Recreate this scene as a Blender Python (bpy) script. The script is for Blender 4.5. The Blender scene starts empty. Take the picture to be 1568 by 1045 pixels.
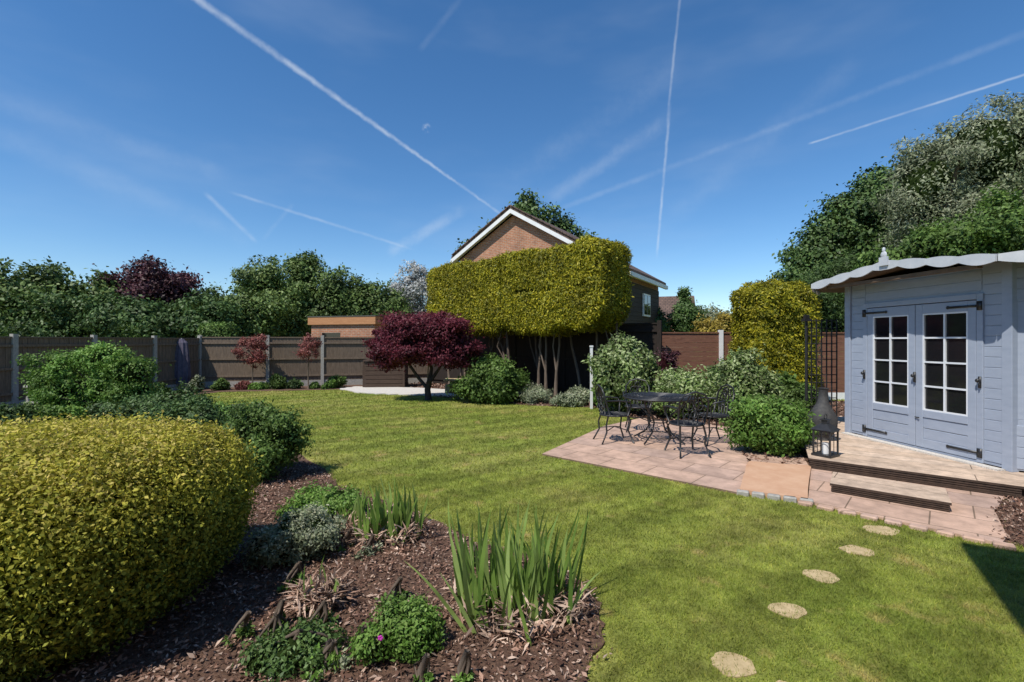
import bpy, math, numpy as np
from mathutils import Vector
R=np.random.default_rng(7)
F=740.0; CH=1.65
scene=bpy.context.scene
col=scene.collection
# ---------------------------------------------------------------- helpers
def link(o,parent=None):
    col.objects.link(o)
    if parent: o.parent=parent
    return o
def empty(name,loc=(0,0,0),yaw=0):
    e=bpy.data.objects.new(name,None); e.location=loc; e.rotation_euler=(0,0,yaw); e.empty_display_size=.2
    return link(e)
def unit(a): return a/(np.linalg.norm(a,axis=-1,keepdims=True)+1e-9)
class MB:
    def __init__(s): s.v=[];s.f=[];s.m=[]
    def add(s,vs,fs,m=0):
        o=len(s.v); s.v+= [tuple(map(float,p)) for p in vs]
        s.f+=[tuple(i+o for i in f) for f in fs]; s.m+=[m]*len(fs)
    def box(s,c,d,m=0,yaw=0,tilt=0):
        hx,hy,hz=d[0]/2,d[1]/2,d[2]/2; vs=[]
        cy,sy=math.cos(yaw),math.sin(yaw); ct,st=math.cos(tilt),math.sin(tilt)
        for x in(-hx,hx):
            for y in(-hy,hy):
                for z in(-hz,hz):
                    x1=x*ct+z*st; z1=-x*st+z*ct
                    vs.append((c[0]+x1*cy-y*sy,c[1]+x1*sy+y*cy,c[2]+z1))
        s.add(vs,[(0,1,3,2),(4,6,7,5),(0,4,5,1),(2,3,7,6),(0,2,6,4),(1,5,7,3)],m)
    def b2(s,x0,x1,y0,y1,z0,z1,m=0): s.box(((x0+x1)/2,(y0+y1)/2,(z0+z1)/2),(x1-x0,y1-y0,z1-z0),m)
    def prism(s,poly,z0,z1,m=0,ms=None):
        n=len(poly); a=sum(poly[i][0]*poly[(i+1)%n][1]-poly[(i+1)%n][0]*poly[i][1] for i in range(n))
        if a<0: poly=poly[::-1]
        s.add([(p[0],p[1],z1) for p in poly],[tuple(range(n))],m)
        vs=[(p[0],p[1],z0) for p in poly]+[(p[0],p[1],z1) for p in poly]
        s.add(vs,[(i,(i+1)%n,(i+1)%n+n,i+n) for i in range(n)],m if ms is None else ms)
    def xz(s,poly,y0,y1,m=0):
        n=len(poly); vs=[(p[0],y0,p[1]) for p in poly]+[(p[0],y1,p[1]) for p in poly]
        s.add(vs,[tuple(range(n)),tuple(range(2*n-1,n-1,-1))]+[(i,i+n,(i+1)%n+n,(i+1)%n) for i in range(n)],m)
    def tube(s,P,r,k=6,m=0):
        P=[Vector(p) for p in P]; n=len(P)
        if not hasattr(r,'__len__'): r=[r]*n
        vs=[];fs=[]
        for i,p in enumerate(P):
            t=(P[min(i+1,n-1)]-P[max(i-1,0)]); t=t.normalized() if t.length>1e-6 else Vector((0,0,1))
            a=Vector((0,0,1)) if abs(t.z)<.9 else Vector((1,0,0))
            u=t.cross(a).normalized(); w=t.cross(u)
            for j in range(k):
                q=2*math.pi*j/k; vs.append(p+(u*math.cos(q)+w*math.sin(q))*r[i])
        for i in range(n-1):
            for j in range(k): fs.append((i*k+j,i*k+(j+1)%k,(i+1)*k+(j+1)%k,(i+1)*k+j))
        fs.append(tuple(range(k))); fs.append(tuple(range(n*k-1,(n-1)*k-1,-1)))
        s.add(vs,fs,m)
    def ball(s,c,r,m=0,a=10,b=7,wob=0):
        if not hasattr(r,'__len__'): r=(r,r,r)
        vs=[(c[0],c[1],c[2]+r[2])];fs=[]
        for i in range(1,b):
            for j in range(a):
                th=math.pi*i/b;ph=2*math.pi*j/a;k=1+wob*(R.random()-.5)
                vs.append((c[0]+r[0]*k*math.sin(th)*math.cos(ph),c[1]+r[1]*k*math.sin(th)*math.sin(ph),c[2]+r[2]*k*math.cos(th)))
        vs.append((c[0],c[1],c[2]-r[2])); L=len(vs)-1
        for j in range(a):
            fs.append((0,1+j,1+(j+1)%a)); fs.append((L,L-a+(j+1)%a,L-a+j))
            for i in range(b-2): q=1+i*a; fs.append((q+j,q+a+j,q+a+(j+1)%a,q+(j+1)%a))
        s.add(vs,fs,m)
    def obj(s,name,mats,parent=None,smooth=False,loc=(0,0,0),yaw=0,bevel=0):
        me=bpy.data.meshes.new(name); me.from_pydata(s.v,[],s.f)
        for m in (mats if isinstance(mats,(list,tuple)) else [mats]): me.materials.append(m)
        me.polygons.foreach_set('material_index',s.m)
        if smooth: me.polygons.foreach_set('use_smooth',[True]*len(s.f))
        me.update()
        o=bpy.data.objects.new(name,me); o.location=loc;o.rotation_euler=(0,0,yaw)
        link(o,parent)
        if bevel:
            b=o.modifiers.new('bevel','BEVEL'); b.width=bevel;b.segments=1;b.limit_method='ANGLE'
        return o
def arr_mesh(name,co,k,mat,v,parent=None,smooth=False):
    n=len(co)//k; me=bpy.data.meshes.new(name)
    me.vertices.add(len(co)); me.vertices.foreach_set('co',co.astype(np.float32).ravel())
    me.loops.add(n*k); me.loops.foreach_set('vertex_index',np.arange(n*k,dtype=np.int32))
    me.polygons.add(n); me.polygons.foreach_set('loop_start',np.arange(0,n*k,k,dtype=np.int32))
    me.polygons.foreach_set('loop_total',np.full(n,k,dtype=np.int32))
    me.materials.append(mat); me.update(calc_edges=True)
    at=me.attributes.new('v','FLOAT','POINT'); at.data.foreach_set('value',np.repeat(v,k).astype(np.float32))
    o=bpy.data.objects.new(name,me); return link(o,parent)
def leaf_co(p,nrm,size,asp,jit=.8,up=0.0,droop=0.):
    n=len(p)
    fn=unit(nrm+R.normal(size=(n,3))*jit+np.array([0,0,up]))
    t=unit(np.cross(fn,R.normal(size=(n,3)))); t[:,2]-=droop; t=unit(t)
    b=unit(np.cross(fn,t)); L=(size*R.uniform(.55,1.4,n))[:,None]
    q=np.empty((n,4,3)); w=L*asp*.5
    q[:,0]=p; q[:,1]=p+t*L*.45+b*w+fn*L*.06; q[:,2]=p+t*L; q[:,3]=p+t*L*.45-b*w+fn*L*.06
    return q.reshape(-1,3)
def sdir(n): return unit(R.normal(size=(n,3)))
# ---------------------------------------------------------------- materials
def newmat(name):
    m=bpy.data.materials.new(name); m.use_nodes=True; nt=m.node_tree
    return m,nt,nt.nodes['Principled BSDF']
def N(nt,t,**k):
    n=nt.nodes.new(t)
    for a,b in k.items(): setattr(n,a,b)
    return n
def c4(c): return (c[0],c[1],c[2],1)
def mix(nt,f,a,b,mode='MIX'):
    n=N(nt,'ShaderNodeMix',data_type='RGBA',blend_type=mode)
    for i,x in((0,f),(6,a),(7,b)):
        if hasattr(x,'is_output'): nt.links.new(x,n.inputs[i])
        elif i==0: n.inputs[0].default_value=x
        else: n.inputs[i].default_value=c4(x)
    return n.outputs[2]
def ramp(nt,f,stops):
    n=N(nt,'ShaderNodeValToRGB'); nt.links.new(f,n.inputs[0]); e=n.color_ramp.elements
    while len(e)<len(stops): e.new(.5)
    for i,(p,c) in enumerate(stops): e[i].position=p; e[i].color=c4(c) if hasattr(c,'__len__') else (c,c,c,1)
    return n.outputs[0]
def noise(nt,scale,vec=None,detail=4,rough=.6):
    n=N(nt,'ShaderNodeTexNoise'); n.inputs['Scale'].default_value=scale; n.inputs['Detail'].default_value=detail; n.inputs['Roughness'].default_value=rough
    if vec is not None: nt.links.new(vec,n.inputs['Vector'])
    return n.outputs['Fac']
def objco(nt): return N(nt,'ShaderNodeTexCoord').outputs['Object']
def pos(nt): return N(nt,'ShaderNodeNewGeometry').outputs['Position']
def bump(nt,b,h,s=.3,d=.02):
    n=N(nt,'ShaderNodeBump'); n.inputs['Strength'].default_value=s; n.inputs['Distance'].default_value=d
    nt.links.new(h,n.inputs['Height']); nt.links.new(n.outputs[0],b.inputs['Normal'])
def fol(name,cols,trans=.3,ns=1.5,rough=.55,lo=.55,hi=1.35,gain=1.3):
    m,nt,b=newmat(name); a=N(nt,'ShaderNodeAttribute',attribute_name='v')
    k=len(cols); base=ramp(nt,a.outputs['Fac'],[(i/(k-1),tuple(min(q*gain,.8) for q in c)) for i,c in enumerate(cols)])
    nz=ramp(nt,noise(nt,ns,pos(nt),2),[(.3,lo),(.7,hi)])
    c=mix(nt,1,base,nz,'MULTIPLY'); nt.links.new(c,b.inputs['Base Color'])
    b.inputs['Roughness'].default_value=rough; b.inputs['Specular IOR Level'].default_value=.3
    if trans>0:
        t=N(nt,'ShaderNodeBsdfTranslucent'); nt.links.new(c,t.inputs[0])
        ms=N(nt,'ShaderNodeMixShader'); ms.inputs[0].default_value=trans
        nt.links.new(b.outputs[0],ms.inputs[1]); nt.links.new(t.outputs[0],ms.inputs[2])
        nt.links.new(ms.outputs[0],nt.nodes['Material Output'].inputs[0])
    return m
def surf(name,c1,c2,scale=8,rough=.7,bs=.2,bd=.01,metal=0,stretch=None,spec=.4):
    m,nt,b=newmat(name); v=objco(nt)
    if stretch:
        mp=N(nt,'ShaderNodeMapping'); mp.inputs['Scale'].default_value=stretch; nt.links.new(v,mp.inputs[0]); v=mp.outputs[0]
    f=noise(nt,scale,v,6,.65); nt.links.new(ramp(nt,f,[(.3,c1),(.7,c2)]),b.inputs['Base Color'])
    b.inputs['Roughness'].default_value=rough;b.inputs['Metallic'].default_value=metal;b.inputs['Specular IOR Level'].default_value=spec
    if bs: bump(nt,b,f,bs,bd)
    return m
def brickmat(name,c1,c2,mortar,bw,bh,ms,vert=True,off=.5,rough=.85,ns=6):
    m,nt,b=newmat(name); v=objco(nt)
    if vert:
        s=N(nt,'ShaderNodeSeparateXYZ'); nt.links.new(v,s.inputs[0]); ad=N(nt,'ShaderNodeMath',operation='ADD')
        nt.links.new(s.outputs[0],ad.inputs[0]); nt.links.new(s.outputs[1],ad.inputs[1])
        cb=N(nt,'ShaderNodeCombineXYZ'); nt.links.new(ad.outputs[0],cb.inputs[0]); nt.links.new(s.outputs[2],cb.inputs[1]); v2=cb.outputs[0]
    else: v2=v
    t=N(nt,'ShaderNodeTexBrick',offset=off); nt.links.new(v2,t.inputs['Vector'])
    t.inputs['Color1'].default_value=c4(c1);t.inputs['Color2'].default_value=c4(c2);t.inputs['Mortar'].default_value=c4(mortar)
    t.inputs['Scale'].default_value=1;t.inputs['Brick Width'].default_value=bw;t.inputs['Row Height'].default_value=bh;t.inputs['Mortar Size'].default_value=ms
    t.inputs['Mortar Smooth'].default_value=.2
    nz=noise(nt,ns,v,6,.7)
    c=mix(nt,1,t.outputs['Color'],ramp(nt,nz,[(.3,.66),(.7,1.22)]),'MULTIPLY')
    big=ramp(nt,noise(nt,1.1,v,3,.6),[(.35,.82),(.65,1.08)]); c=mix(nt,1,c,big,'MULTIPLY')
    nt.links.new(c,b.inputs['Base Color'])
    b.inputs['Roughness'].default_value=rough; bump(nt,b,nz,.25,.01)
    return m
def lawncol(nt):
    p=pos(nt)
    g=ramp(nt,noise(nt,.55,p,5,.65),[(.32,(.195,.245,.042)),(.5,(.27,.30,.062)),(.68,(.355,.335,.100))])
    f=ramp(nt,noise(nt,5.5,p,5,.7),[(.35,.64),(.65,1.25)])
    c=mix(nt,1,g,f,'MULTIPLY')
    wv=N(nt,'ShaderNodeTexWave',wave_type='BANDS',bands_direction='X'); wv.inputs['Scale'].default_value=.42; wv.inputs['Distortion'].default_value=.6; wv.inputs['Detail'].default_value=1
    mp=N(nt,'ShaderNodeMapping'); mp.inputs['Rotation'].default_value=(0,0,.95); nt.links.new(p,mp.inputs[0]); nt.links.new(mp.outputs[0],wv.inputs['Vector'])
    c=mix(nt,1,c,ramp(nt,wv.outputs['Fac'],[(.35,.87),(.65,1.09)]),'MULTIPLY')
    d=ramp(nt,noise(nt,1.9,p,4,.6),[(.60,0.),(.70,.75)])
    return mix(nt,d,c,(.48,.36,.15))
def lawn_ground():
    m,nt,b=newmat('lawn_turf'); c=lawncol(nt); fine=noise(nt,60,pos(nt),4,.7)
    c=mix(nt,1,c,ramp(nt,fine,[(.3,.5),(.7,1.2)]),'MULTIPLY'); nt.links.new(c,b.inputs['Base Color'])
    b.inputs['Roughness'].default_value=.9;b.inputs['Specular IOR Level'].default_value=.15; bump(nt,b,fine,.7,.03); return m
def lawn_blades():
    m,nt,b=newmat('grass_blade'); c=lawncol(nt); a=N(nt,'ShaderNodeAttribute',attribute_name='v')
    c=mix(nt,1,c,ramp(nt,a.outputs['Fac'],[(0,(.75,.85,.6)),(.8,(1.2,1.2,1.0)),(1,(1.6,1.4,1.3))]),'MULTIPLY'); nt.links.new(c,b.inputs['Base Color'])
    b.inputs['Roughness'].default_value=.6;b.inputs['Specular IOR Level'].default_value=.2
    t=N(nt,'ShaderNodeBsdfTranslucent'); nt.links.new(c,t.inputs[0]); ms=N(nt,'ShaderNodeMixShader'); ms.inputs[0].default_value=.3
    nt.links.new(b.outputs[0],ms.inputs[1]); nt.links.new(t.outputs[0],ms.inputs[2]); nt.links.new(ms.outputs[0],nt.nodes['Material Output'].inputs[0]); return m
M={}
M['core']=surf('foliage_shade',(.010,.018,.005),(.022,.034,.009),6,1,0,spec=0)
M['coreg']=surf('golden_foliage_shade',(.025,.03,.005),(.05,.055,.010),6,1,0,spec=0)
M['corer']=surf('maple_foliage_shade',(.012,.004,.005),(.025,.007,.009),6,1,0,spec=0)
M['bark']=surf('bark',(.06,.042,.03),(.17,.13,.10),14,.95,.6,.02,stretch=(1,1,.25))
M['darkbark']=surf('dark_bark',(.025,.018,.014),(.07,.05,.04),14,.95,.6,.02)
M['darkgreen']=fol('dark_green_leaf',[(.025,.05,.013),(.045,.085,.02),(.09,.14,.04)],trans=.15)
M['green']=fol('green_leaf',[(.04,.08,.015),(.075,.13,.025),(.14,.21,.05)])
M['midgreen']=fol('hedge_tree_leaf',[(.05,.085,.02),(.08,.125,.03),(.14,.19,.05)],ns=.6,trans=.15)
M['oak']=fol('oak_leaf',[(.025,.055,.014),(.05,.09,.022),(.085,.13,.035)],ns=.5,trans=0)
M['bright']=fol('bright_green_leaf',[(.06,.13,.02),(.1,.19,.03),(.19,.28,.07)])
M['purple']=fol('purple_leaf',[(.03,.014,.020),(.06,.02,.028),(.10,.04,.04)],ns=.6,trans=.15)
M['maple']=fol('crimson_maple_leaf',[(.045,.008,.014),(.095,.016,.028),(.17,.035,.045)],trans=.35,ns=1.6)
M['redleaf']=fol('red_leaf',[(.10,.03,.03),(.2,.06,.05),(.3,.14,.11)])
M['silver']=fol('silver_leaf',[(.085,.11,.05),(.15,.17,.095),(.27,.28,.19)],ns=.8,trans=.15,lo=.65)
M['blossom']=fol('white_blossom',[(.16,.18,.13),(.33,.33,.31),(.50,.50,.50)],ns=.8,trans=.2)
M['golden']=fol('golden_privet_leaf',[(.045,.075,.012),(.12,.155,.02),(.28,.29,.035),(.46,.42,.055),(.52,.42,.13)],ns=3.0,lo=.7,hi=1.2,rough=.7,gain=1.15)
M['conifer']=fol('golden_conifer_spray',[(.10,.115,.008),(.21,.20,.010),(.38,.32,.018)],ns=1.6,trans=.2,lo=.6,hi=1.25)
M['varieg']=fol('variegated_leaf',[(.06,.11,.025),(.13,.19,.05),(.34,.38,.20)])
M['greyleaf']=fol('grey_leaf',[(.12,.15,.09),(.22,.26,.15),(.42,.42,.30)])
M['iris']=fol('iris_leaf',[(.07,.13,.025),(.14,.22,.045),(.25,.33,.10)],trans=.35,rough=.35,ns=4)
M['orangeleaf']=fol('amber_leaf',[(.16,.12,.02),(.26,.20,.03),(.34,.26,.06)])
M['lawn']=lawn_ground(); M['blade']=lawn_blades()
M['chip']=fol('bark_chip',[(.055,.027,.018),(.16,.085,.058),(.27,.165,.12),(.45,.34,.27)],trans=0,ns=3,rough=.9,gain=1.2)
M['soil']=surf('mulch_soil',(.06,.032,.022),(.20,.115,.075),40,1,.8,.04)
M['gravel']=surf('pale_gravel',(.4,.38,.34),(.75,.70,.64),60,.95,.6,.02)
M['fence']=surf('fence_board_weathered',(.11,.080,.057),(.23,.170,.120),18,.9,.3,.01,stretch=(2,2,.25))
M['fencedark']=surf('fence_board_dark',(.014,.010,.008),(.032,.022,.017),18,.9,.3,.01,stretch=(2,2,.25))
M['binwood']=surf('bin_board',(.05,.03,.022),(.09,.06,.042),18,.9,.3,.01,stretch=(.3,2,2))
M['fencered']=surf('fence_board_red',(.13,.055,.035),(.23,.11,.07),16,.9,.3,.01,stretch=(.3,.3,3))
M['concrete']=surf('concrete',(.26,.25,.23),(.42,.40,.36),20,.9,.3,.01)
M['white']=surf('white_paint',(.70,.70,.70),(.82,.82,.80),5,.5,.05)
M['black']=surf('black_metal',(.012,.012,.013),(.03,.03,.032),20,.4,.1,.003,spec=.5)
M['iron']=surf('cast_iron',(.035,.035,.037),(.07,.068,.065),20,.7,.2,.003,spec=.3)
M['blue']=surf('blue_grey_paint',(.29,.335,.42),(.345,.39,.475),5,.55,.08,.005,stretch=(1,1,3))
M['fascia']=surf('pale_fascia_paint',(.46,.49,.53),(.58,.60,.63),5,.6,.08)
M['bar']=surf('glazing_bar_paint',(.65,.68,.72),(.74,.76,.79),5,.5,.05)
M['soffit']=surf('brown_soffit',(.10,.065,.04),(.17,.11,.07),10,.8,.2,stretch=(1,6,1))
M['roof']=surf('mineral_felt',(.08,.08,.075),(.14,.14,.13),20,.95,.3)
M['pave']=brickmat('sandstone_paving',(.56,.37,.27),(.46,.32,.255),(.22,.15,.10),.62,.46,.007,False,.5,ns=5)
M['slab']=surf('orange_sandstone',(.48,.27,.16),(.58,.37,.24),4,.9,.3,.01)
M['deck']=brickmat('deck_board',(.54,.40,.29),(.60,.46,.35),(.14,.10,.07),2.4,.30,.005,False,.35,ns=9)
M['deckside']=surf('dark_deck_edge',(.035,.022,.016),(.08,.05,.035),14,.8,.3)
M['brick']=brickmat('orange_brick',(.46,.19,.095),(.38,.145,.075),(.42,.34,.26),.225,.075,.010)
M['tile']=brickmat('roof_tile',(.12,.075,.055),(.16,.10,.075),(.03,.02,.02),.3,.25,.02,False)
M['clad']=surf('dark_cladding',(.03,.02,.015),(.05,.035,.028),8,.8,.2,stretch=(.3,.3,4))
M['cedar']=surf('cedar_board',(.38,.17,.07),(.52,.26,.12),9,.7,.2,stretch=(.4,.4,5))
M['stone']=surf('stepping_stone',(.33,.25,.12),(.56,.43,.25),16,.95,.5,.01)
M['cloth']=surf('dark_purple_cloth',(.05,.042,.07),(.12,.11,.15),8,.9,.2)
M['magenta']=surf('magenta_petal',(.5,.03,.4),(.65,.08,.5),8,.6,0)
m,nt,b=newmat('window_glass'); b.inputs['Base Color'].default_value=(.012,.012,.014,1); b.inputs['Roughness'].default_value=.06; b.inputs['Specular IOR Level'].default_value=.6; M['glass']=m
# ---------------------------------------------------------------- layout polygons
patio=[(.434,6.98),(1.75,9.25),(2.7,10.2),(4.9,8.6),(3.84,6.23),(3.13,6.1),(2.43,5.195)]
slab=[(3.16,6.45),(3.84,6.2),(3.0,4.9),(2.46,5.22)]
apron=[(3.0,4.9),(3.93,3.88),(4.12,4.02),(4.6,4.6),(5.2,5.1),(3.84,6.2)]
mulchR=[(4.0,3.95),(4.35,3.75),(9,2.6),(9,5),(5.2,5.12),(4.6,4.62)]
bedF=[(-7.2,10.4),(-6.2,10.6),(-5.4,9.8),(-3.3,7.3),(-2.35,6.1),(-2.0,5.5),(-1.35,5.0),(-.85,4.55),(-.34,4.0),(.1,3.72),(.42,3.4),(.54,3.05),(.50,2.7),(.36,2.35),(.2,1.9),(.1,1.0),(-5,.8),(-6,4),(-8.3,8.3)]
bedL=[(-5.3,16.6),(-7,16.1),(-9.4,15.6),(-10,13.5),(-9.9,11.6),(-10.3,10.2),(-10.9,7),(-14,7),(-14,18),(-5.3,18.8)]
bedB=[(-5.3,16.6),(-3.9,15.0),(-2.6,14.7),(-1.5,13.7),(-.4,12.9),(.5,12.35),(1.4,12.1),(2.3,11.9),(2.35,10.6),(2.72,10.2),(4.9,8.6),(4.45,7.6),(3.3,6.9),(3.16,6.45),(3.84,6.2),(6.5,8.5),(9,9.3),(9.3,13.2),(6,14),(3,18),(-5.3,19)]
gravelP=[(-5.9,16.6),(-4.9,15.3),(-3.7,14.75),(-2.6,14.55),(-1.5,14.2),(-1.0,15.0),(-1.6,15.9),(-3.2,16.8),(-5.6,17.3)]
steps=[(3.22,4.21,.115),(2.71,3.80,.10),(2.17,3.39,.10),(1.69,2.96,.09),(1.13,2.46,.10),(1.30,2.30,.04)]
def inpoly(p,poly):
    x,y=p[:,0],p[:,1]; r=np.zeros(len(p),bool); n=len(poly)
    for i in range(n):
        x1,y1=poly[i];x2,y2=poly[(i+1)%n]
        if y1==y2: continue
        c=((y1>y)!=(y2>y))&(x<(x2-x1)*(y-y1)/(y2-y1)+x1); r^=c
    return r
# ground
g=MB(); g.add([(-600,-600,0),(600,-600,0),(600,600,0),(-600,600,0)],[(0,1,2,3)]); g.obj('ground',M['lawn'])
def densify(poly,amp=.05,n=6):
    o=[]
    for i in range(len(poly)):
        a=np.array(poly[i]);b=np.array(poly[(i+1)%len(poly)])
        for k in range(n):
            q=a+(b-a)*k/n; o.append(tuple(q+R.normal(size=2)*amp*(k>0)))
    return o
for nm,pl,z in(('mulch_bed',bedF,.012),('mulch_bed',bedL,.008),('mulch_bed',bedB,.008),('mulch_bed',mulchR,.010)):
    mb=MB(); mb.prism(densify(pl,.025),-.02,z); mb.obj(nm,M['soil'])
mb=MB(); mb.prism(densify(gravelP,.05),.0,.03); mb.obj('gravel_path',M['gravel'])
# paving
ya=math.atan2(-.667,.745)
def rot(poly,o,y):
    c,s=math.cos(-y),math.sin(-y); return [((x-o[0])*c-(yy-o[1])*s,(x-o[0])*s+(yy-o[1])*c) for x,yy in poly]
mb=MB(); mb.prism(rot(patio,patio[0],ya),-.02,.022); mb.obj('patio',M['pave'],loc=(patio[0][0],patio[0][1],0),yaw=ya)
mb=MB(); mb.prism(densify(rot(slab,slab[3],ya),.008,5),-.02,.05); mb.obj('stone_slab',M['slab'],loc=(slab[3][0],slab[3][1],0),yaw=ya,bevel=.008)
mb=MB(); mb.prism(rot(apron,apron[0],ya),-.02,.026); mb.obj('paved_path',M['pave'],loc=(apron[0][0],apron[0][1],0),yaw=ya)
mb=MB()
for k in range(9):
    t=k/8.; x=2.95+(3.93-2.95)*t; y=4.86+(3.86-4.86)*t
    mb.box((x,y,.010+.004*R.random()),(.135+.02*R.normal()*.5,.08,.045),0,ya+R.normal()*.09)
for k in range(5): mb.box((2.47+.13*k,5.17-.066*k,.02),(.12,.07,.06),1,ya+.25+R.normal()*.08)
mb.obj('stone_edging',[M['pave'],M['concrete']],bevel=.01)
for (x,y,r) in steps:
    mb=MB(); n=26; pf=R.uniform(0,6.28,3)
    mb.prism([(x+r*(1.12+.10*math.sin(2*math.pi*i/n*2+pf[0])+.07*math.sin(2*math.pi*i/n*5+pf[1])+.03*R.normal())*math.cos(2*math.pi*i/n),y+r*(.95+.10*math.sin(2*math.pi*i/n*3+pf[2])+.04*R.normal())*math.sin(2*math.pi*i/n)) for i in range(n)],-.01,.006)
    mb.obj('stepping_stone',M['stone'])
# grass blades
def blades(y0,y1,dens,h,w):
    X=1.3*y1+1; n=int(2*X*(y1-y0)*dens); p=np.c_[R.uniform(-X,X,n),R.uniform(y0,y1,n)]
    k=np.abs(p[:,0])<1.3*p[:,1]+1
    pj=p+R.normal(size=p.shape)*.035
    for pl in(patio,slab,apron): k&=~inpoly(p,pl)
    for pl in(mulchR,bedF,bedL,bedB,gravelP): k&=~inpoly(pj,pl)
    for (x,y,r) in steps: k&=((pj[:,0]-x)/1.0)**2+((pj[:,1]-y)/.8)**2>r*r
    p=p[k]; n=len(p); q=R.uniform(0,2*math.pi,n); hh=h*R.uniform(.5,1.3,n)
    d=np.c_[np.cos(q),np.sin(q)]; o=R.normal(size=(n,2))*hh[:,None]*.55
    co=np.zeros((n,3,3)); co[:,0,:2]=p-d*w/2; co[:,1,:2]=p+d*w/2; co[:,2,:2]=p+o; co[:,2,2]=hh
    return co.reshape(-1,3)
g1=[blades(1.9,3.5,11000,.024,.004),blades(3.5,6,5000,.026,.006),blades(6,12,1300,.028,.012),blades(12,17.5,400,.03,.022)]
co=np.concatenate(g1); arr_mesh('lawn_grass',co,3,M['blade'],R.random(len(co)//3))
# mulch chips
def chips(poly,n,size,z,name,ylim=None):
    a=np.array(poly); lo=a.min(0);hi=a.max(0)
    if ylim: hi[1]=min(hi[1],ylim)
    p=R.uniform(lo,hi,(n,2)); p=p[inpoly(p+R.normal(size=p.shape)*.03,poly)&~inpoly(p,gravelP)]; n=len(p)
    P=np.c_[p,np.full(n,z)+R.random(n)*.02]
    s=np.where(R.random(n)>.85,size*1.6,size)
    c=leaf_co(P,np.tile([0,0,1.],(n,1)),s,.42,.45); arr_mesh(name,c,4,M['chip'],R.random(n)**1.5)
chips(bedF,150000,.026,.012,'bark_chippings',6.5); chips(mulchR,26000,.035,.012,'bark_chippings'); chips(bedB,50000,.07,.012,'bark_chippings')
# ---------------------------------------------------------------- foliage objects
def clumpy(lobes,K,cr,n,flat=.8,shell=.3):
    L=np.array(lobes,float); w=(L[:,3]*L[:,4]*L[:,5])**(2/3); w/=w.sum()
    li=R.choice(len(L),K,p=w); d=sdir(K); C=L[li,:3]+d*L[li,3:]*R.uniform(.5,1.02,(K,1)); rr=cr*R.uniform(.45,1.35,K)
    n1=int(n*(1-shell)); pw=rr**2/np.sum(rr**2); ci=R.choice(K,n1,p=pw); e=sdir(n1)
    ph=R.uniform(0,6.28,(K,3)); irr=1+.28*np.sin(3.1*e[:,0]+ph[ci,0]+2*e[:,2])*np.sin(3.7*e[:,1]+ph[ci,1])+.18*np.sin(7*e[:,0]+ph[ci,2]-5*e[:,2])
    tail=np.where(R.random(n1)>.9,R.exponential(.28,n1),0)
    p=C[ci]+e*(rr[ci]*irr*(.2+.85*R.random(n1)**.5+tail))[:,None]*np.array([1,1,flat])
    nr=unit(e*.7+d[ci]*.6)
    n2=n-n1; li=R.choice(len(L),n2,p=w); e=sdir(n2); q=L[li,:3]+e*L[li,3:]*(R.uniform(.6,.92,n2)*(1+.12*np.sin(5*e[:,0]+li)*np.sin(6*e[:,2]+2*li)))[:,None]
    return np.concatenate([p,q]),np.concatenate([nr,e]),C,rr
def plant(name,lobes,K,cr,n,size,asp,mat,core='core',base=None,tr=.06,jit=.7,cs=.64,up=.25,limbs=6,droop=0,flat=.8,barkm='bark',shell=.3):
    e=empty(name,(0,0,0)); p,nr,C,rr=clumpy(lobes,K,cr,n,flat,shell)
    k=p[:,2]>.02; p=p[k];nr=nr[k]
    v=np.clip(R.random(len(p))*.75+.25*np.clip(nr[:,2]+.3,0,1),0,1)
    arr_mesh('foliage',leaf_co(p,nr,size,asp,jit,up,droop),4,M[mat],v,e)
    mb=MB()
    if core:
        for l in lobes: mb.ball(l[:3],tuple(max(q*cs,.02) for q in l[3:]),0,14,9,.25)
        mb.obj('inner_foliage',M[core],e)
    mb=MB(); L=lobes[0]; b=base or (L[0],L[1]); zc=min(l[2]-l[5]*.5 for l in lobes); zc=max(zc,.15)
    top=(b[0]+tr,b[1],zc); mb.tube([(b[0],b[1],-.05),(b[0]-tr*.5,b[1],zc*.5),top],[tr*1.3,tr,tr*.8],7)
    for i in range(min(limbs,len(C))):
        c=C[i]; mid=((top[0]+c[0])/2+R.normal()*tr,(top[1]+c[1])/2,(top[2]+c[2])/2+abs(c[2]-top[2])*.05)
        mb.tube([top,mid,tuple(c)],[tr*.65,tr*.4,tr*.15],5)
    mb.obj('trunk',M[barkm],e,True); return e
def lump(p,f,a,ph):
    return a*(np.sin(p[:,0]*f+ph)*np.sin(p[:,1]*f*1.1+ph*2)+np.sin(p[:,2]*f*1.3+ph*3+p[:,0]*f*.6)+.6*np.sin(p[:,0]*f*2.7+p[:,2]*f*2.1+ph)*np.sin(p[:,1]*f*2.3))
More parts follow.
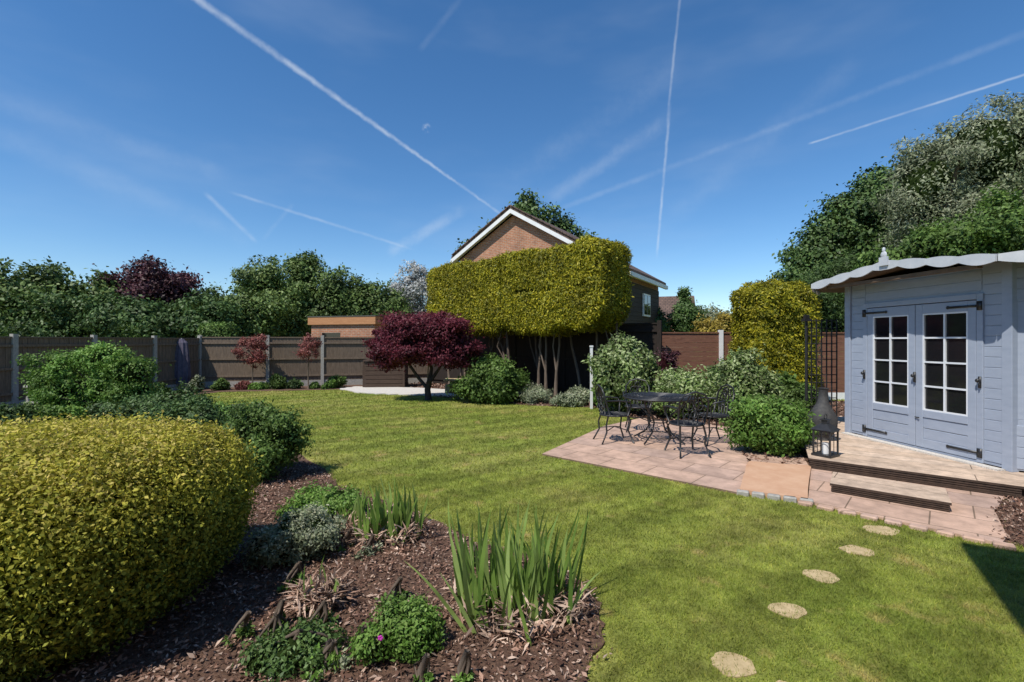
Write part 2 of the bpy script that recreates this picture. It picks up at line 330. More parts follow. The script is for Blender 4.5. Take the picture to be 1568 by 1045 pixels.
def clipped(name,c,h,yaw,n,size,asp,mat,core,pw=6,depth=.12,lumpa=.03,droop=0,jit=.6,shape=None,strag=.8,topv=0):
    e=empty(name,(c[0],c[1],0),yaw); h=np.array(h)
    q=R.uniform(-1,1,(n*2,3)); ax=R.choice(3,n*2,p=np.array([h[1]*h[2],h[0]*h[2],h[0]*h[1]])/(h[1]*h[2]+h[0]*h[2]+h[0]*h[1]))
    q[np.arange(n*2),ax]=np.sign(q[np.arange(n*2),ax]); q=q[:n]
    r=(np.abs(q)**pw).sum(1)**(1/pw); s=q/r[:,None]; nr=unit(np.sign(s)*np.abs(s)**(pw-1)/h)
    p=s*h; dd=R.random(n)**1.3
    p=p+nr*(lump(p,3.2,lumpa,1.3)+lump(p,11,lumpa*.5,2.3)-depth*dd+.02+ .03*np.abs(R.normal(size=n))*(R.random(n)>strag))[:,None]
    if shape is not None: p=shape(p,h)
    p[:,2]+=c[2]
    v=R.random(n)
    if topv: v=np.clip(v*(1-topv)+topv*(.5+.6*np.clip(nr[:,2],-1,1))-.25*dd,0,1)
    k=p[:,2]>.01; arr_mesh('foliage',leaf_co(p[k],nr[k],size,asp,jit,.1,droop),4,M[mat],v[k],e)
    mb=MB(); 
    vs=[];fs=[];a,b=40,24
    for i in range(b+1):
        for j in range(a):
            th=math.pi*i/b;ph=2*math.pi*j/a; d=np.array([math.sin(th)*math.cos(ph),math.sin(th)*math.sin(ph),math.cos(th)])
            t=d/(np.abs(d)**pw).sum()**(1/pw); pp=(t*(h-depth*.85))[None]
            if shape is not None: pp=shape(pp,h)
            pp=pp[0]; vs.append((pp[0],pp[1],max(pp[2]+c[2],0)))
    for i in range(b):
        for j in range(a): fs.append((i*a+j,(i+1)*a+j,(i+1)*a+(j+1)%a,i*a+(j+1)%a))
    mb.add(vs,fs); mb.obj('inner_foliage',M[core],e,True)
    return e
S=plant
# left background trees
S('green_tree',[(-20.5,20,2.9,2.6,2.4,1.8),(-24,20,2.8,2.6,2.4,2.0),(-18.4,20.5,2.8,2,2,1.7),(-22.3,20,3.3,1.5,1.5,1.6)],130,.6,46000,.16,.6,'midgreen',tr=.15)
S('purple_plum_tree',[(-16.6,22,3.9,1.5,1.5,1.45),(-15.2,22,3.6,1.2,1.2,1.15),(-17.9,22,3.5,1.2,1.2,1.0)],75,.42,22000,.15,.6,'purple',core='corer',tr=.12,cs=.5)
S('green_tree',[(-15.8,19.6,2.2,2.4,1.5,1.45),(-13.2,20.4,2.3,1.9,1.5,1.5),(-18,19.4,2.0,1.7,1.4,1.5)],90,.5,34000,.14,.6,'darkgreen',tr=.12)
S('green_tree',[(-12.1,22.5,2.7,1.5,1.5,1.5),(-14.2,22.5,2.7,1.3,1.4,1.4)],60,.5,17000,.15,.6,'midgreen',tr=.12)
S('green_tree',[(-12.5,24.5,3.9,1.3,1.6,2.3),(-10.6,24.5,4.2,1.2,1.5,2.0),(-9.0,24.5,3.5,1.7,1.6,1.9),(-7.4,24.8,3.0,1.6,1.5,1.8),(-6.3,25,2.6,1.2,1.3,1.5),(-11.5,24,2.8,2,1.6,1.8)],170,.5,60000,.16,.55,'midgreen',tr=.18,cs=.58)
S('blossom_tree',[(-5.6,27,4.4,1.2,1.2,1.9),(-4.6,27,4.0,1.1,1,1.7),(-6.4,27,3.8,.8,.9,1.3)],90,.34,24000,.12,.6,'blossom',core=None,tr=.1,shell=.2)
S('oak_tree',[(1.2,37,9.4,2.7,2.4,3.1),(3.8,37,8.8,2.0,2,2.5),(-1.6,37,8.4,2.0,2,2.3),(5.2,37,7.8,1.2,1.6,1.7),(-3,37,7.6,1.0,1.2,1.4)],130,.75,36000,.26,.6,'oak',tr=.4,cs=.62)
for (x,w) in((-15.1,.95),(-11.5,.65)): clipped('clipped_hedge',(x,19,1.1),(w,.5,1.22),0,9000,.10,.5,'green','core',pw=5)
# right trees
S('oak_tree',[(13.6,22,3.9,1.3,1.4,1.7),(14.4,22.5,5.3,1.4,1.6,1.7),(15.7,22.5,6.7,1.7,1.8,2.1),(17.6,23,7.9,1.9,1.9,2.2),(19.8,23,8.4,2.1,2.1,2.6),(22.6,23,9.2,2.4,2.4,2.9),(17.5,22,4.7,3.0,2,2.9)],240,.62,80000,.18,.6,'oak',tr=.35,cs=.62)
S('silver_willow_tree',[(14.9,17.3,7.0,1.4,1.5,1.9),(16.6,17,8.2,1.7,1.7,2.1),(18.9,17,8.6,1.9,1.8,2.5),(15.6,17,5.4,2.0,1.7,1.8),(18.5,17,5.7,2.2,1.8,2.3),(21,17,7.5,2,2,3)],300,.42,130000,.13,.34,'silver',tr=.25,cs=.58,droop=.35,shell=.2)
S('green_tree',[(11.9,13.3,4.2,1.0,1.0,.9),(13.3,13.3,4.5,1.2,1.2,1.1),(12.4,13.3,3.2,1.6,1.2,1.1),(10.5,13.8,3.7,.8,.8,.6),(14.6,13.3,4.2,1,1,1)],120,.32,40000,.11,.55,'green',tr=.14,cs=.6)
S('pine_tree',[(9.7,14.5,2.7,.9,.9,1.3),(10.3,14.8,3.6,.6,.6,.9),(8.7,14.2,2.3,.8,.7,1.2)],60,.32,26000,.12,.2,'darkgreen',tr=.1)
S('conifer_tree',[(11.3,31,2.9,.7,.7,1.3),(11.1,31,4.2,.4,.4,.9)],24,.35,6000,.18,.4,'oak',tr=.1)
S('green_tree',[(13.6,34,2.6,1.6,1.5,1.3),(16,36,2.6,2,1.5,1.4),(18.5,34,3,1.6,1.5,1.6)],60,.6,14000,.2,.5,'silver',tr=.12)
S('amber_shrub',[(7.1,16,2.0,.5,.5,.65),(6.5,16,1.8,.45,.4,.5)],24,.25,6000,.09,.5,'orangeleaf',tr=.04)
S('green_tree',[(8.6,24,2.6,1.0,1,1.0),(7.2,24,2.3,.8,.8,.9)],30,.4,8000,.14,.5,'darkgreen',tr=.1)
# tall golden hedge on bare stems
yh=math.atan2(-.677,.735)
hc=((2.1-2.9)/2+.677*.75,(11.5+16.1)/2+.735*.75)
def hs(p,h):
    p=p.copy(); t=(p[:,0]/h[0]); top=p[:,2]>0
    p[:,2]+=np.where(top,.10*np.clip(t,0,1)+.05*np.sin(p[:,0]*2.2)+.03*np.sin(p[:,0]*7),.07*np.sin(p[:,0]*2.9+1)+.05*np.sin(p[:,0]*6.3)+.35*np.clip((t-.85)/.15,0,1)*(p[:,2]<0))
    return p
he=clipped('tall_conifer_hedge',(hc[0],hc[1],3.0),(3.42,.77,1.06),yh,190000,.08,.34,'conifer','coreg',pw=12,depth=.15,lumpa=.02,shape=hs,jit=.6,strag=.6)
mb=MB()
for i in range(16):
    x=-3.2+6.4*(i+R.random()*.95)/16; y=R.uniform(-.45,.45); k=R.normal()*.16
    mb.tube([(x,y,-.05),(x+k*.4,y,.8),(x+k,y+.05,1.5),(x+k*1.3,y,2.5)],[.04+.035*R.random(),.04,.03,.025],7)
    if R.random()>.4: mb.tube([(x+k*.4,y,.8),(x+k+.15*R.normal(),y-.1,1.5),(x+k+.3*R.normal(),y-.15,2.3)],[.025,.02,.015],5)
mb.obj('stems',M['bark'],he,True)
clipped('golden_conifer_column',(6.82,12.6,1.56),(.80,.72,1.58),.1,52000,.08,.36,'conifer','coreg',pw=6,depth=.14,lumpa=.045,strag=.6)
# maple
mp=S('japanese_maple_tree',[(-2.9,13.5,1.75,.95,.9,.62),(-1.9,13.4,1.8,.95,.9,.66),(-2.4,13.5,2.0,1.0,.95,.52),(-3.25,13.3,1.35,.75,.7,.5),(-1.6,13.3,1.3,.7,.7,.48),(-2.4,13.2,1.35,.8,.6,.4)],95,.28,60000,.08,.5,'maple',core='corer',base=(-2.35,13.5),tr=.02,cs=.6,limbs=0,flat=.5)
mb=MB()
mb.tube([(-2.33,13.5,-.05),(-2.36,13.5,.3),(-2.3,13.5,.55)],[.10,.085,.075],8)
mb.tube([(-2.34,13.5,.3),(-2.6,13.45,.62),(-2.85,13.4,1.0),(-3.1,13.4,1.4)],[.06,.05,.04,.02],6)
mb.tube([(-2.3,13.5,.5),(-2.25,13.5,.9),(-2.4,13.5,1.5)],[.07,.05,.03],6)
mb.tube([(-2.3,13.5,.5),(-2.05,13.45,.85),(-1.75,13.4,1.35)],[.055,.04,.025],6)
mb.obj('branches',M['darkbark'],mp,True)
# border shrubs
def shrub(name,x,y,rx,h,n,size,mat,asp=.5,core='core',K=30,ry=None,z0=0,cr=None):
    ry=ry or rx; K=int(K*1.3)
    j=lambda: R.uniform(-.12,.12)*rx
    return plant(name,[(x,y,z0+(h-z0)*.45,rx*.72,ry*.72,(h-z0)*.43),(x-rx*.4+j(),y-.1+j(),z0+(h-z0)*(.32+R.uniform(-.05,.08)),rx*.5,ry*.5,(h-z0)*.33),(x+rx*.38+j(),y+j(),z0+(h-z0)*(.40+R.uniform(-.1,.08)),rx*.5,ry*.5,(h-z0)*.36),(x+j()*2,y-ry*.3,z0+(h-z0)*.3,rx*.5,ry*.5,(h-z0)*.3)],K,(cr or rx*.3)*.85,n,size,asp,mat,core,tr=.02,limbs=4,cs=.66,shell=.22)
shrub('rhododendron_shrub',-.6,13.1,.98,1.25,18000,.09,'green')
shrub('variegated_shrub',2.6,11.1,.88,2.2,26000,.085,'varieg',K=50,cr=.24)
shrub('variegated_shrub',3.75,10.5,.88,1.25,18000,.075,'varieg',K=40)
shrub('viburnum_shrub',4.75,9.9,.85,1.55,20000,.075,'varieg',K=40)
shrub('viburnum_shrub',3.80,7.15,.62,1.02,23000,.055,'bright',K=60,cr=.16)
shrub('hebe_shrub',1.55,12.35,.55,.42,9000,.06,'greyleaf')
shrub('hebe_shrub',2.35,12.2,.38,.72,7000,.06,'bright')
shrub('lavender_plant',.55,12.9,.5,.5,7000,.06,'greyleaf',.25)
shrub('lavender_plant',0.1,13.4,.3,.4,4000,.06,'green',.3)
shrub('green_shrub',5.2,11.6,.7,1.5,11000,.08,'darkgreen')
shrub('red_shrub',3.9,12.3,.6,1.75,9000,.07,'purple',core='corer')
shrub('green_shrub',6.2,10.7,.6,1.0,9000,.07,'green')
shrub('green_shrub',3.2,12.4,.5,1.2,6000,.07,'green')
shrub('green_shrub',4.9,8.6,.45,.7,8000,.06,'green')
# left border
for (x,y,r,h,mt) in((-9.7,16.2,.3,.45,'green'),(-8.0,16.6,.35,.6,'green'),(-7.5,16.7,.3,.4,'darkgreen'),(-6.1,17,.35,.55,'green'),(-6.3,16.7,.25,.35,'bright'),(-9.1,16.4,.25,.35,'redleaf'),(-10.1,15.5,.3,.6,'silver'),(-8.6,16.5,.35,.3,'bright'),(-6.8,16.7,.2,.25,'green'),(-10.4,14.2,.35,.5,'green'),(-10.6,12.8,.4,.6,'bright')):
    shrub('border_plant',x,y,r,h,3500,.06,mt,K=14)
def smalltree(name,x,y,r,z0,h,n,size,mat):
    return plant(name,[(x,y,(z0+h)/2,r,r,(h-z0)/2),(x+.3*r,y,(z0+h)/2+.2*(h-z0),r*.6,r*.6,(h-z0)*.3)],30,r*.24,n,size,.5,mat,None,tr=.02,limbs=14,shell=.2)
smalltree('red_acer_tree',-8.85,16.5,.55,.75,1.9,4200,.07,'redleaf')
smalltree('red_acer_tree',-6.95,16.5,.40,.85,1.9,2000,.065,'redleaf')
plant('garden_shrub',[(-8.7,9.3,1.15,.55,.5,.38),(-7.9,9.4,1.3,.55,.5,.38),(-7.25,9.2,1.05,.5,.5,.38),(-8.5,9.1,.75,.6,.4,.35),(-7.15,9.3,.6,.5,.4,.4),(-7.9,9.3,.75,.6,.4,.45)],110,.15,32000,.055,.5,'bright','core',base=(-7.8,9.3),tr=.03,limbs=24,cs=.45,flat=.8,shell=.15)
shrub('border_plant',-8.2,8.9,.5,.6,7000,.06,'bright')
shrub('border_plant',-9.4,9.6,.5,.5,6000,.06,'green')
shrub('dark_shrub',-5.9,8.3,.95,.95,22000,.055,'darkgreen',K=60,cr=.2)
shrub('dark_shrub',-6.9,8.6,.6,.75,9000,.055,'darkgreen')
shrub('dark_shrub',-8.7,8.3,.5,.6,7000,.06,'darkgreen')
shrub('dark_shrub',-4.3,6.4,.65,1.02,18000,.05,'darkgreen',K=60,cr=.17)
shrub('green_shrub',-3.08,5.9,.64,1.02,30000,.042,'green',K=100,cr=.15)
shrub('green_shrub',-4.6,8.0,.6,.8,10000,.05,'bright')
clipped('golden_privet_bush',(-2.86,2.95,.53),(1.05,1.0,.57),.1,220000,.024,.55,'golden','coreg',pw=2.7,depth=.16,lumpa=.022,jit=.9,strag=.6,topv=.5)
shrub('variegated_groundcover',-1.62,3.72,.40,.40,15000,.026,'greyleaf',K=60,cr=.09)
shrub('green_groundcover',-1.70,4.45,.45,.34,14000,.03,'bright',K=55,cr=.09)
shrub('geranium_plant',-.60,2.62,.27,.27,12000,.024,'bright',K=60,cr=.065)
shrub('green_groundcover',-1.12,2.5,.26,.17,5000,.026,'darkgreen',K=35,cr=.07)
for i in range(30):
    x=R.uniform(-1.5,.2);y=R.uniform(2.3,4.8)
    if inpoly(np.array([[x+.15,y]]),bedF)[0]: shrub('bedding_plant',x,y,R.uniform(.04,.11),R.uniform(.05,.13),300,.028,['green','bright','greyleaf'][i%3],K=9,core=None)
mb=MB()
for (x,y,z) in((-.66,2.42,.16),):
    for i in range(5): a=i*1.257; mb.ball((x+.008*math.cos(a),y+.004,z+.008*math.sin(a)),(.007,.003,.007),0,8,5)
mb.obj('geranium_flower',M['magenta'])
# iris
def iris(name,x,y,rad,n,h,flop=()):
    e=empty(name); q=[];seg=7
    for i in range(n+len(flop)):
        if i<n:
            a=R.uniform(0,6.28); r=rad*math.sqrt(R.random()); bx,by=x+r*math.cos(a),y+r*math.sin(a)*.8; L=h*R.uniform(.45,1.1); th=R.normal()*.16+.25*(bx-x)/rad*.7; ph=R.normal()*.16; cv=R.normal()*.3; w=.014*R.uniform(.7,1.3)
        else: bx,by,L,th,ph,cv=flop[i-n]; w=.012
        az=R.uniform(-.9,.9); P=[]; px,py,pz=bx,by,0.
        for s in range(seg+1):
            t=s/seg; an=th+cv*t*t; P.append((px,py,pz,w*(1-t**2.5)+.0008)); dl=L/seg
            px+=math.sin(an)*dl; py+=math.sin(ph)*dl; pz+=math.cos(an)*math.cos(ph)*dl
        wx,wy=math.cos(az),math.sin(az)
        for s in range(seg):
            a_,b_=P[s],P[s+1]
            q+= [(a_[0]-wx*a_[3],a_[1]-wy*a_[3],a_[2]),(a_[0]+wx*a_[3],a_[1]+wy*a_[3],a_[2]),(b_[0]+wx*b_[3],b_[1]+wy*b_[3],b_[2]),(b_[0]-wx*b_[3],b_[1]-wy*b_[3],b_[2])]
    q=np.array(q); nb=n+len(flop); arr_mesh('blades',q,4,M['iris'],np.repeat(R.random(nb),seg),e); 
    nl=700; a=R.uniform(0,6.28,nl); r=rad*1.2*np.sqrt(R.random(nl)); P=np.c_[x+r*np.cos(a),y+r*np.sin(a)*.8,.02+R.random(nl)*.1]
    arr_mesh('dead_leaves',leaf_co(P,np.tile([0,0,1.],(nl,1)),.11,.12,.7),4,M['chip'],.6+.4*R.random(nl),e)
iris('iris_plant',.04,2.95,.36,120,.62,[(-.25,2.72,.55,-.62,.0,-.35),(-.2,2.7,.4,-.5,.1,-.2),(.1,2.6,.45,-.25,0,-.3),(.3,2.8,.4,.45,0,.6)])
iris('iris_plant',-1.03,4.05,.27,75,.48,[(-.85,4.05,.45,.6,0,.7)])
iris('iris_plant',-1.42,4.15,.15,22,.36)
iris('iris_plant',-1.2,3.0,.12,10,.3)
# ---------------------------------------------------------------- fences
def fence(name,pts,h,bm,pm,horizontal=False,gb=.22,posth=.06,rails=True):
    mb=MB(); 
    for i in range(len(pts)-1):
        a=np.array(pts[i],float);b=np.array(pts[i+1],float);L=np.linalg.norm(b-a);u=(b-a)/L;yaw=math.atan2(u[1],u[0])
        if gb: c=(a+b)/2; mb.box((c[0],c[1],gb/2),(L-.08,.04,gb),1,yaw)
        if not horizontal:
            nb=int((L-.1)/.115)
            for k in range(nb):
                t=(.05+(k+.5)*(L-.1)/nb); c=a+u*t
                mb.box((c[0],c[1],gb+(h-gb)/2-.02),((L-.1)/nb+.012,.014,h-gb-.04),0,yaw+.10)
        else:
            nb=int((h-gb)/.13)
            for k in range(nb):
                c=(a+b)/2; z=gb+(k+.5)*(h-gb-.04)/nb
                mb.box((c[0],c[1]-.004*(k%2),z),(L-.1,.02,(h-gb)/nb-.006),0,yaw)
        n=np.array([u[1],-u[0]])
        c=(a+b)/2; mb.box((c[0],c[1],h-.02),(L-.08,.07,.035),0,yaw)
        if rails:
            for z in(gb+.18,(gb+h)/2,h-.22): mb.box((c[0]+n[0]*.035,c[1]+n[1]*.035,z),(L-.1,.035,.06),0,yaw)
    for p in pts: mb.box((p[0],p[1],(h+posth)/2),(.11,.11,h+posth),1,yaw)
    return mb.obj(name,[bm,pm])
fence('wooden_fence',[(-12.9,6),(-12.5,8),(-12.15,9.75),(-11.85,11.5),(-11.55,13.35),(-11.25,15.2),(-10.98,17)],1.76,M['fence'],M['concrete'])
fence('wooden_fence',[(-10.98,17.02),(-8.74,17.3),(-6.98,17.8),(-5.04,18.3),(-3.1,18.8)],1.8,M['fence'],M['concrete'])
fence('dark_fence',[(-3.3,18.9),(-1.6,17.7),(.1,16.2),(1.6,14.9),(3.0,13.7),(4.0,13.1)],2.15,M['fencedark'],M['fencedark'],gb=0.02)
fence('red_brown_fence',[(4.0,13.5),(5.85,13.55),(7.7,13.6),(9.5,13.6),(11.4,13.6)],1.9,M['fencered'],M['white'],True,gb=.2,rails=False)
mb=MB(); mb.box((1.93,11.75,.75),(.06,.06,1.5)); mb.box((1.93,11.75,1.52),(.08,.08,.04)); mb.obj('white_post',M['white'])
mb=MB()
for i in range(6): mb.box((-4.5,17.4,.08+.15*i),(1.4,.9,.135),0,.1)
for sx in(-.7,.7): mb.box((-4.5+sx,17.4-.45,.46),(.07,.05,.94),0,.1)
mb.box((-4.5,17.4,.96),(1.5,1.0,.04),0,.1); mb.obj('compost_bin',M['binwood'])
mb=MB(); mb.box((-1.75,15.2,.2),(.3,.3,.4)); mb.box((-1.75,15.2,.43),(.75,.4,.07)); mb.box((-2.0,15.1,.15),(.16,.3,.3)); mb.obj('stone_bench',M['stone'],bevel=.02)
mb=MB()
for z in(.25,.62): mb.box((-10.7,11,z),(.55,.35,.07))
for sx in(-.2,.2): mb.box((-10.7+sx,11,.3),(.09,.28,.6))
mb.obj('stone_garden_seat',M['concrete'],bevel=.02)
e=empty('rotary_clothes_dryer',(-11.0,16.1,0)); mb=MB(); mb.tube([(0,0,0),(0,0,1.75)],.025,8); mb.obj('pole',M['concrete'],e)
mb=MB()
ys=[.25,.5,.9,1.3,1.6,1.72]; rs=[.15,.20,.19,.17,.14,.05]; vs=[];fs=[]
for i,(z,r) in enumerate(zip(ys,rs)):
    for j in range(20):
        a=2*math.pi*j/20; q=r*(1+.16*(j%2)+.06*math.sin(3*a+i)); vs.append((q*math.cos(a)*1.15,q*math.sin(a)*.8,z-.05*(j%2)*(i==0)))
for i in range(len(ys)-1):
    for j in range(20): fs.append((i*20+j,i*20+(j+1)%20,(i+1)*20+(j+1)%20,(i+1)*20+j))
mb.add(vs,fs); mb.obj('cover',M['cloth'],e)
# ---------------------------------------------------------------- garden room left
mb=MB(); mb.b2(-1.55,1.55,0,3,0,2.35,0); mb.b2(-1.65,1.65,-.1,3.1,2.35,2.68,1); mb.b2(-1.0,-.1,-.01,0.02,.3,2.0,2); mb.b2(-1.67,1.67,-.12,3.12,2.68,2.71,3)
mb.obj('garden_room',[M['brick'],M['cedar'],M['glass'],M['roof']],loc=(-7.2,20.5,0),yaw=-.28)
# ---------------------------------------------------------------- house
yH=math.atan2(-.515,.857); H=empty('brick_house',(.09,21.6,0),yH)
zr=lambda x:7.5-.59*abs(x)
XL,XR,DP=3.3,5.28,5.8
mb=MB(); mb.xz([(-XL+.3,0),(XR-.3,0),(XR-.3,zr(XR-.3)-.2),(0,7.3),(-XL+.3,zr(XL-.3)-.2)],0,DP-.3); mb.obj('brick_walls',M['brick'],H)
mb=MB()
k=2.3
while k+.2<zr(XR)-.2: mb.b2(XR-.30,XR-.265,.02,DP-.32,k,k+.19); k+=.2
mb.obj('clad_wall',M['clad'],H)
mb=MB(); mb.b2(XR-.26,XR-.2,2.6,3.7,2.75,3.75,0)
for y0,y1 in((2.68,3.11),(3.18,3.62)): mb.b2(XR-.2,XR-.185,y0,y1,2.83,3.67,1)
mb.obj('window',[M['white'],M['glass']],H)
mb=MB()
for s,X in((-1,XL),(1,XR)):
    t=[(0,7.5),(s*X,zr(X)),(s*X,zr(X)+.12),(0,7.64)]
    mb.xz(t if s<0 else t[::-1],-.30,DP)
mb.obj('roof',M['tile'],H)
mb=MB()
for s,X in((-1,XL),(1,XR)):
    X+=.02
    t=[(0,7.30),(s*X,zr(X)-.20),(s*X,zr(X)-.01),(0,7.49)]
    mb.xz(t if s<0 else t[::-1],-.33,-.29)
    t=[(0,7.40),(s*(X-.06),zr(X-.06)-.10),(s*(X-.06),zr(X-.06)-.02),(0,7.48)]
    mb.xz(t if s<0 else t[::-1],-.28,0)
mb.b2(XR-.02,XR+.1,-.25,DP,zr(XR)-.20,zr(XR)-.03); mb.b2(-XL-.1,-XL+.02,-.25,DP,zr(XL)-.20,zr(XL)-.03)
mb.obj('bargeboard',M['white'],H)
mb=MB()
for s,X in((-1,XL),(1,XR)):
    for k in range(int(X/.27)):
        x=s*(.15+k*.27); mb.box((x,-.30,zr(x)+.15),(.29,.12,.04),0,0,s*.53)
mb.obj('verge_tiles',M['tile'],H)
mb=MB(); mb.b2(-2,2,0,6,0,3.6,0); mb.add([(-2.3,-.3,3.5),(2.3,-.3,3.5),(2.3,3,5.7),(-2.3,3,5.7),(-2.3,6.3,3.5),(2.3,6.3,3.5)],[(0,1,2,3),(3,2,5,4),(0,3,4),(1,5,2)],1)
mb.b2(-1.3,-.3,-.02,.02,2.2,3.2,2); mb.obj('distant_house',[M['brick'],M['tile'],M['glass']],loc=(13.2,41,0),yaw=-.3)
# own house beside the camera (its eave corner throws the shadow at right)
mb=MB(); mb.prism([(1.80,1.42),(6.9,-1.3),(2.6,-8.7),(-2.6,-5.6)],0,4.85,0)
mb.prism([(1.31,1.55),(7.3,-1.6),(2.4,-9.3),(-3.3,-5.85)],4.86,5.0,1,2); mb.obj('brick_house',[M['brick'],M['roof'],M['white']])
# ---------------------------------------------------------------- summerhouse
yS=math.atan2(-.994,.106); SH=empty('summerhouse',(5.49,7.88,.15),yS)
mb=MB(); W=2.33;T=2.45
mb.b2(.03,.36,.0,.05,0.02,T); mb.b2(2.01,2.30,.0,.05,0.02,T); mb.b2(.36,2.01,0,.05,2.02,T)
z=.06
while z<T-.1:
    mb.b2(.07,.33,-.008,.0,z,z+.121); mb.b2(2.04,2.26,-.008,.0,z,z+.121); z+=.125
z=2.12
while z<T-.08: mb.b2(.34,2.03,-.008,0,z,z+.121); z+=.125
mb.b2(-.045,.065,-.035,.06,.0,T); mb.b2(2.265,2.375,-.035,.06,.0,T)
mb.b2(.31,.385,-.03,.0,.02,2.08); mb.b2(1.985,2.06,-.03,.0,.02,2.08); mb.b2(.385,1.985,-.03,.0,2.01,2.08)
mb.b2(.385,1.985,-.02,.04,.0,.045)
def wall(a,b,z0,z1,t=.05,boards=True):
    a=np.array(a);b=np.array(b);L=np.linalg.norm(b-a);u=(b-a)/L;yw=math.atan2(u[1],u[0]);c=(a+b)/2
    mb.box((c[0],c[1],(z0+z1)/2),(L,t,z1-z0),0,yw); n=np.array([u[1],-u[0]])
    z=z0+.02
    while boards and z<z1-.1: mb.box((c[0]+n[0]*.03,c[1]+n[1]*.03,z+.06),(L-.04,.010,.121),0,yw); z+=.125
wall((-.72,.72),(0,0.03),0.02,T); wall((-.72,2.4),(-.72,.72),.02,T); wall((3.05,2.4),(-.72,2.4),.02,T); wall((3.05,.72),(3.05,2.4),.02,T)
wall((2.33,.03),(3.05,.72),.02,.60); wall((2.33,.03),(3.05,.72),1.95,T)
wall((2.33,.03),(2.42,.115),.6,1.95,boards=False); wall((2.96,.635),(3.05,.72),.6,1.95,boards=False)
mb.obj('walls',M['blue'],SH,bevel=.004)
mb=MB();gl=MB();br=MB();bk=MB()
for x0 in(.39,1.19):
    x1=x0+.79; 
    mb.b2(x0,x0+.10,-.028,.012,.05,2.0); mb.b2(x1-.10,x1,-.028,.012,.05,2.0); mb.b2(x0+.1,x1-.1,-.027,.011,1.87,2.0); mb.b2(x0+.1,x1-.1,-.027,.011,.05,.17); mb.b2(x0+.1,x1-.1,-.027,.011,.46,.56)
    for k in range(2): mb.b2(x0+.1,x1-.1,-.016,.0,.172+k*.145,.172+k*.145+.138)
    gl.b2(x0+.1,x1-.1,.0,.006,.56,1.87)
    xm=(x0+x1)/2; br.b2(xm-.012,xm+.012,-.022,-.001,.56,1.87)
    for k in range(1,4): z=.56+k*1.31/4; br.b2(x0+.1,x1-.1,-.019,-.0005,z-.011,z+.011)
    for xa,xb in((x0+.1,x0+.118),(x1-.118,x1-.1)): br.b2(xa,xb,-.024,-.001,.56,1.87)
    for za,zb in((.56,.578),(1.852,1.87)): br.b2(x0+.118,x1-.118,-.024,-.001,za,zb)
    left=x0<1; hx=x0-.02 if left else x1+.02; sg=1 if left else -1
    for z in(.14,1.93):
        xs=sorted((hx,hx+sg*.36)); bk.b2(xs[0],xs[1],-.040,-.030,z-.014,z+.014)
        xs=sorted((hx-sg*.055,hx)); bk.b2(xs[0],xs[1],-.044,-.030,z-.055,z+.055)
        bk.ball((hx+sg*.36,-.036,z),(.022,.006,.022),0,8,5)
for x,z in((1.185,1.0),(.345,.98),(2.03,1.0)):
    bk.b2(x-.014,x+.014,-.045,-.030,z-.07,z+.07); bk.ball((x,-.065,z+.02),.026,0,10,7); bk.tube([(x,-.06,z+.02),(x+.03,-.08,z-.03)],.008,6)
bk.tube([(1.19,-.035,.45),(1.26,-.05,.45)],.008,6)
mb.obj('double_door',M['blue'],SH,bevel=.004); gl.box((2.69,.375,1.275),(.75,.01,1.35),0,math.radians(43.8)); gl.obj('glass_panes',M['glass'],SH); br.obj('glazing_bars',M['bar'],SH); bk.obj('door_furniture',M['black'],SH,True)
mb=MB(); mb.b2(.02,2.31,-.15,-.04,-.0,.02); mb.obj('sill_gravel',M['gravel'],SH)
# roof
ev=[(-.225,-.45,2.43),(2.555,-.45,2.43),(3.35,.32,2.43),(3.35,2.75,2.43),(-1.02,2.75,2.43),(-1.02,.32,2.43)]
ap=(1.165,-.45,2.58); pk=(1.165,1.25,2.74)
mb=MB(); vs=ev+[ap,pk]; mb.add(vs,[(0,6,7),(6,1,7),(1,2,7),(2,3,7),(3,4,7),(4,5,7),(5,0,7)])
mb.obj('roof_felt',M['roof'],SH)
mb=MB(); lo=[(p[0],p[1]+(.02 if i<2 else 0),p[2]-.035) for i,p in enumerate(ev)]; mb.add(lo+[(1.165,-.43,2.54),(1.165,1.25,2.60)],[(7,6,0),(7,1,6),(7,2,1),(7,3,2),(7,4,3),(7,5,4),(7,0,5)])
mb.b2(.02,2.31,-.40,-.33,2.34,2.385); mb.obj('soffit',M['soffit'],SH)
mb=MB()
def scallop(a,b,z0,z1,arch,n=56,waves=7):
    a=np.array(a);b=np.array(b); u=(b-a)/np.linalg.norm(b-a); nn=np.array([u[1],-u[0]])*.025; T_=[];B_=[]
    for i in range(n+1):
        t=i/n; p=a+(b-a)*t; zz=z0+(z1-z0)*t+arch*(1-abs(2*t-1)); sc=abs(math.sin(waves*math.pi*t)); T_.append((p,zz+.02+.018*sc)); B_.append((p,zz-.055-.04*sc))
    vs=[]
    for (p,zt),(_,zb) in zip(T_,B_): vs+=[(p[0],p[1],zt),(p[0],p[1],zb),(p[0]+nn[0],p[1]+nn[1],zt),(p[0]+nn[0],p[1]+nn[1],zb)]
    fs=[]
    for i in range(n):
        k=4*i; fs+=[(k,k+1,k+5,k+4),(k+2,k+6,k+7,k+3),(k,k+4,k+6,k+2),(k+1,k+3,k+7,k+5)]
    mb.add(vs,fs+[(0,2,3,1),(4*n,4*n+1,4*n+3,4*n+2)])
scallop((-.225,-.45),(2.555,-.45),2.43,2.43,.15); scallop((2.56,-.45),(3.35,.32),2.43,2.43,.0,14,2); scallop((-1.02,.32),(-.23,-.45),2.43,2.43,0,14,2)
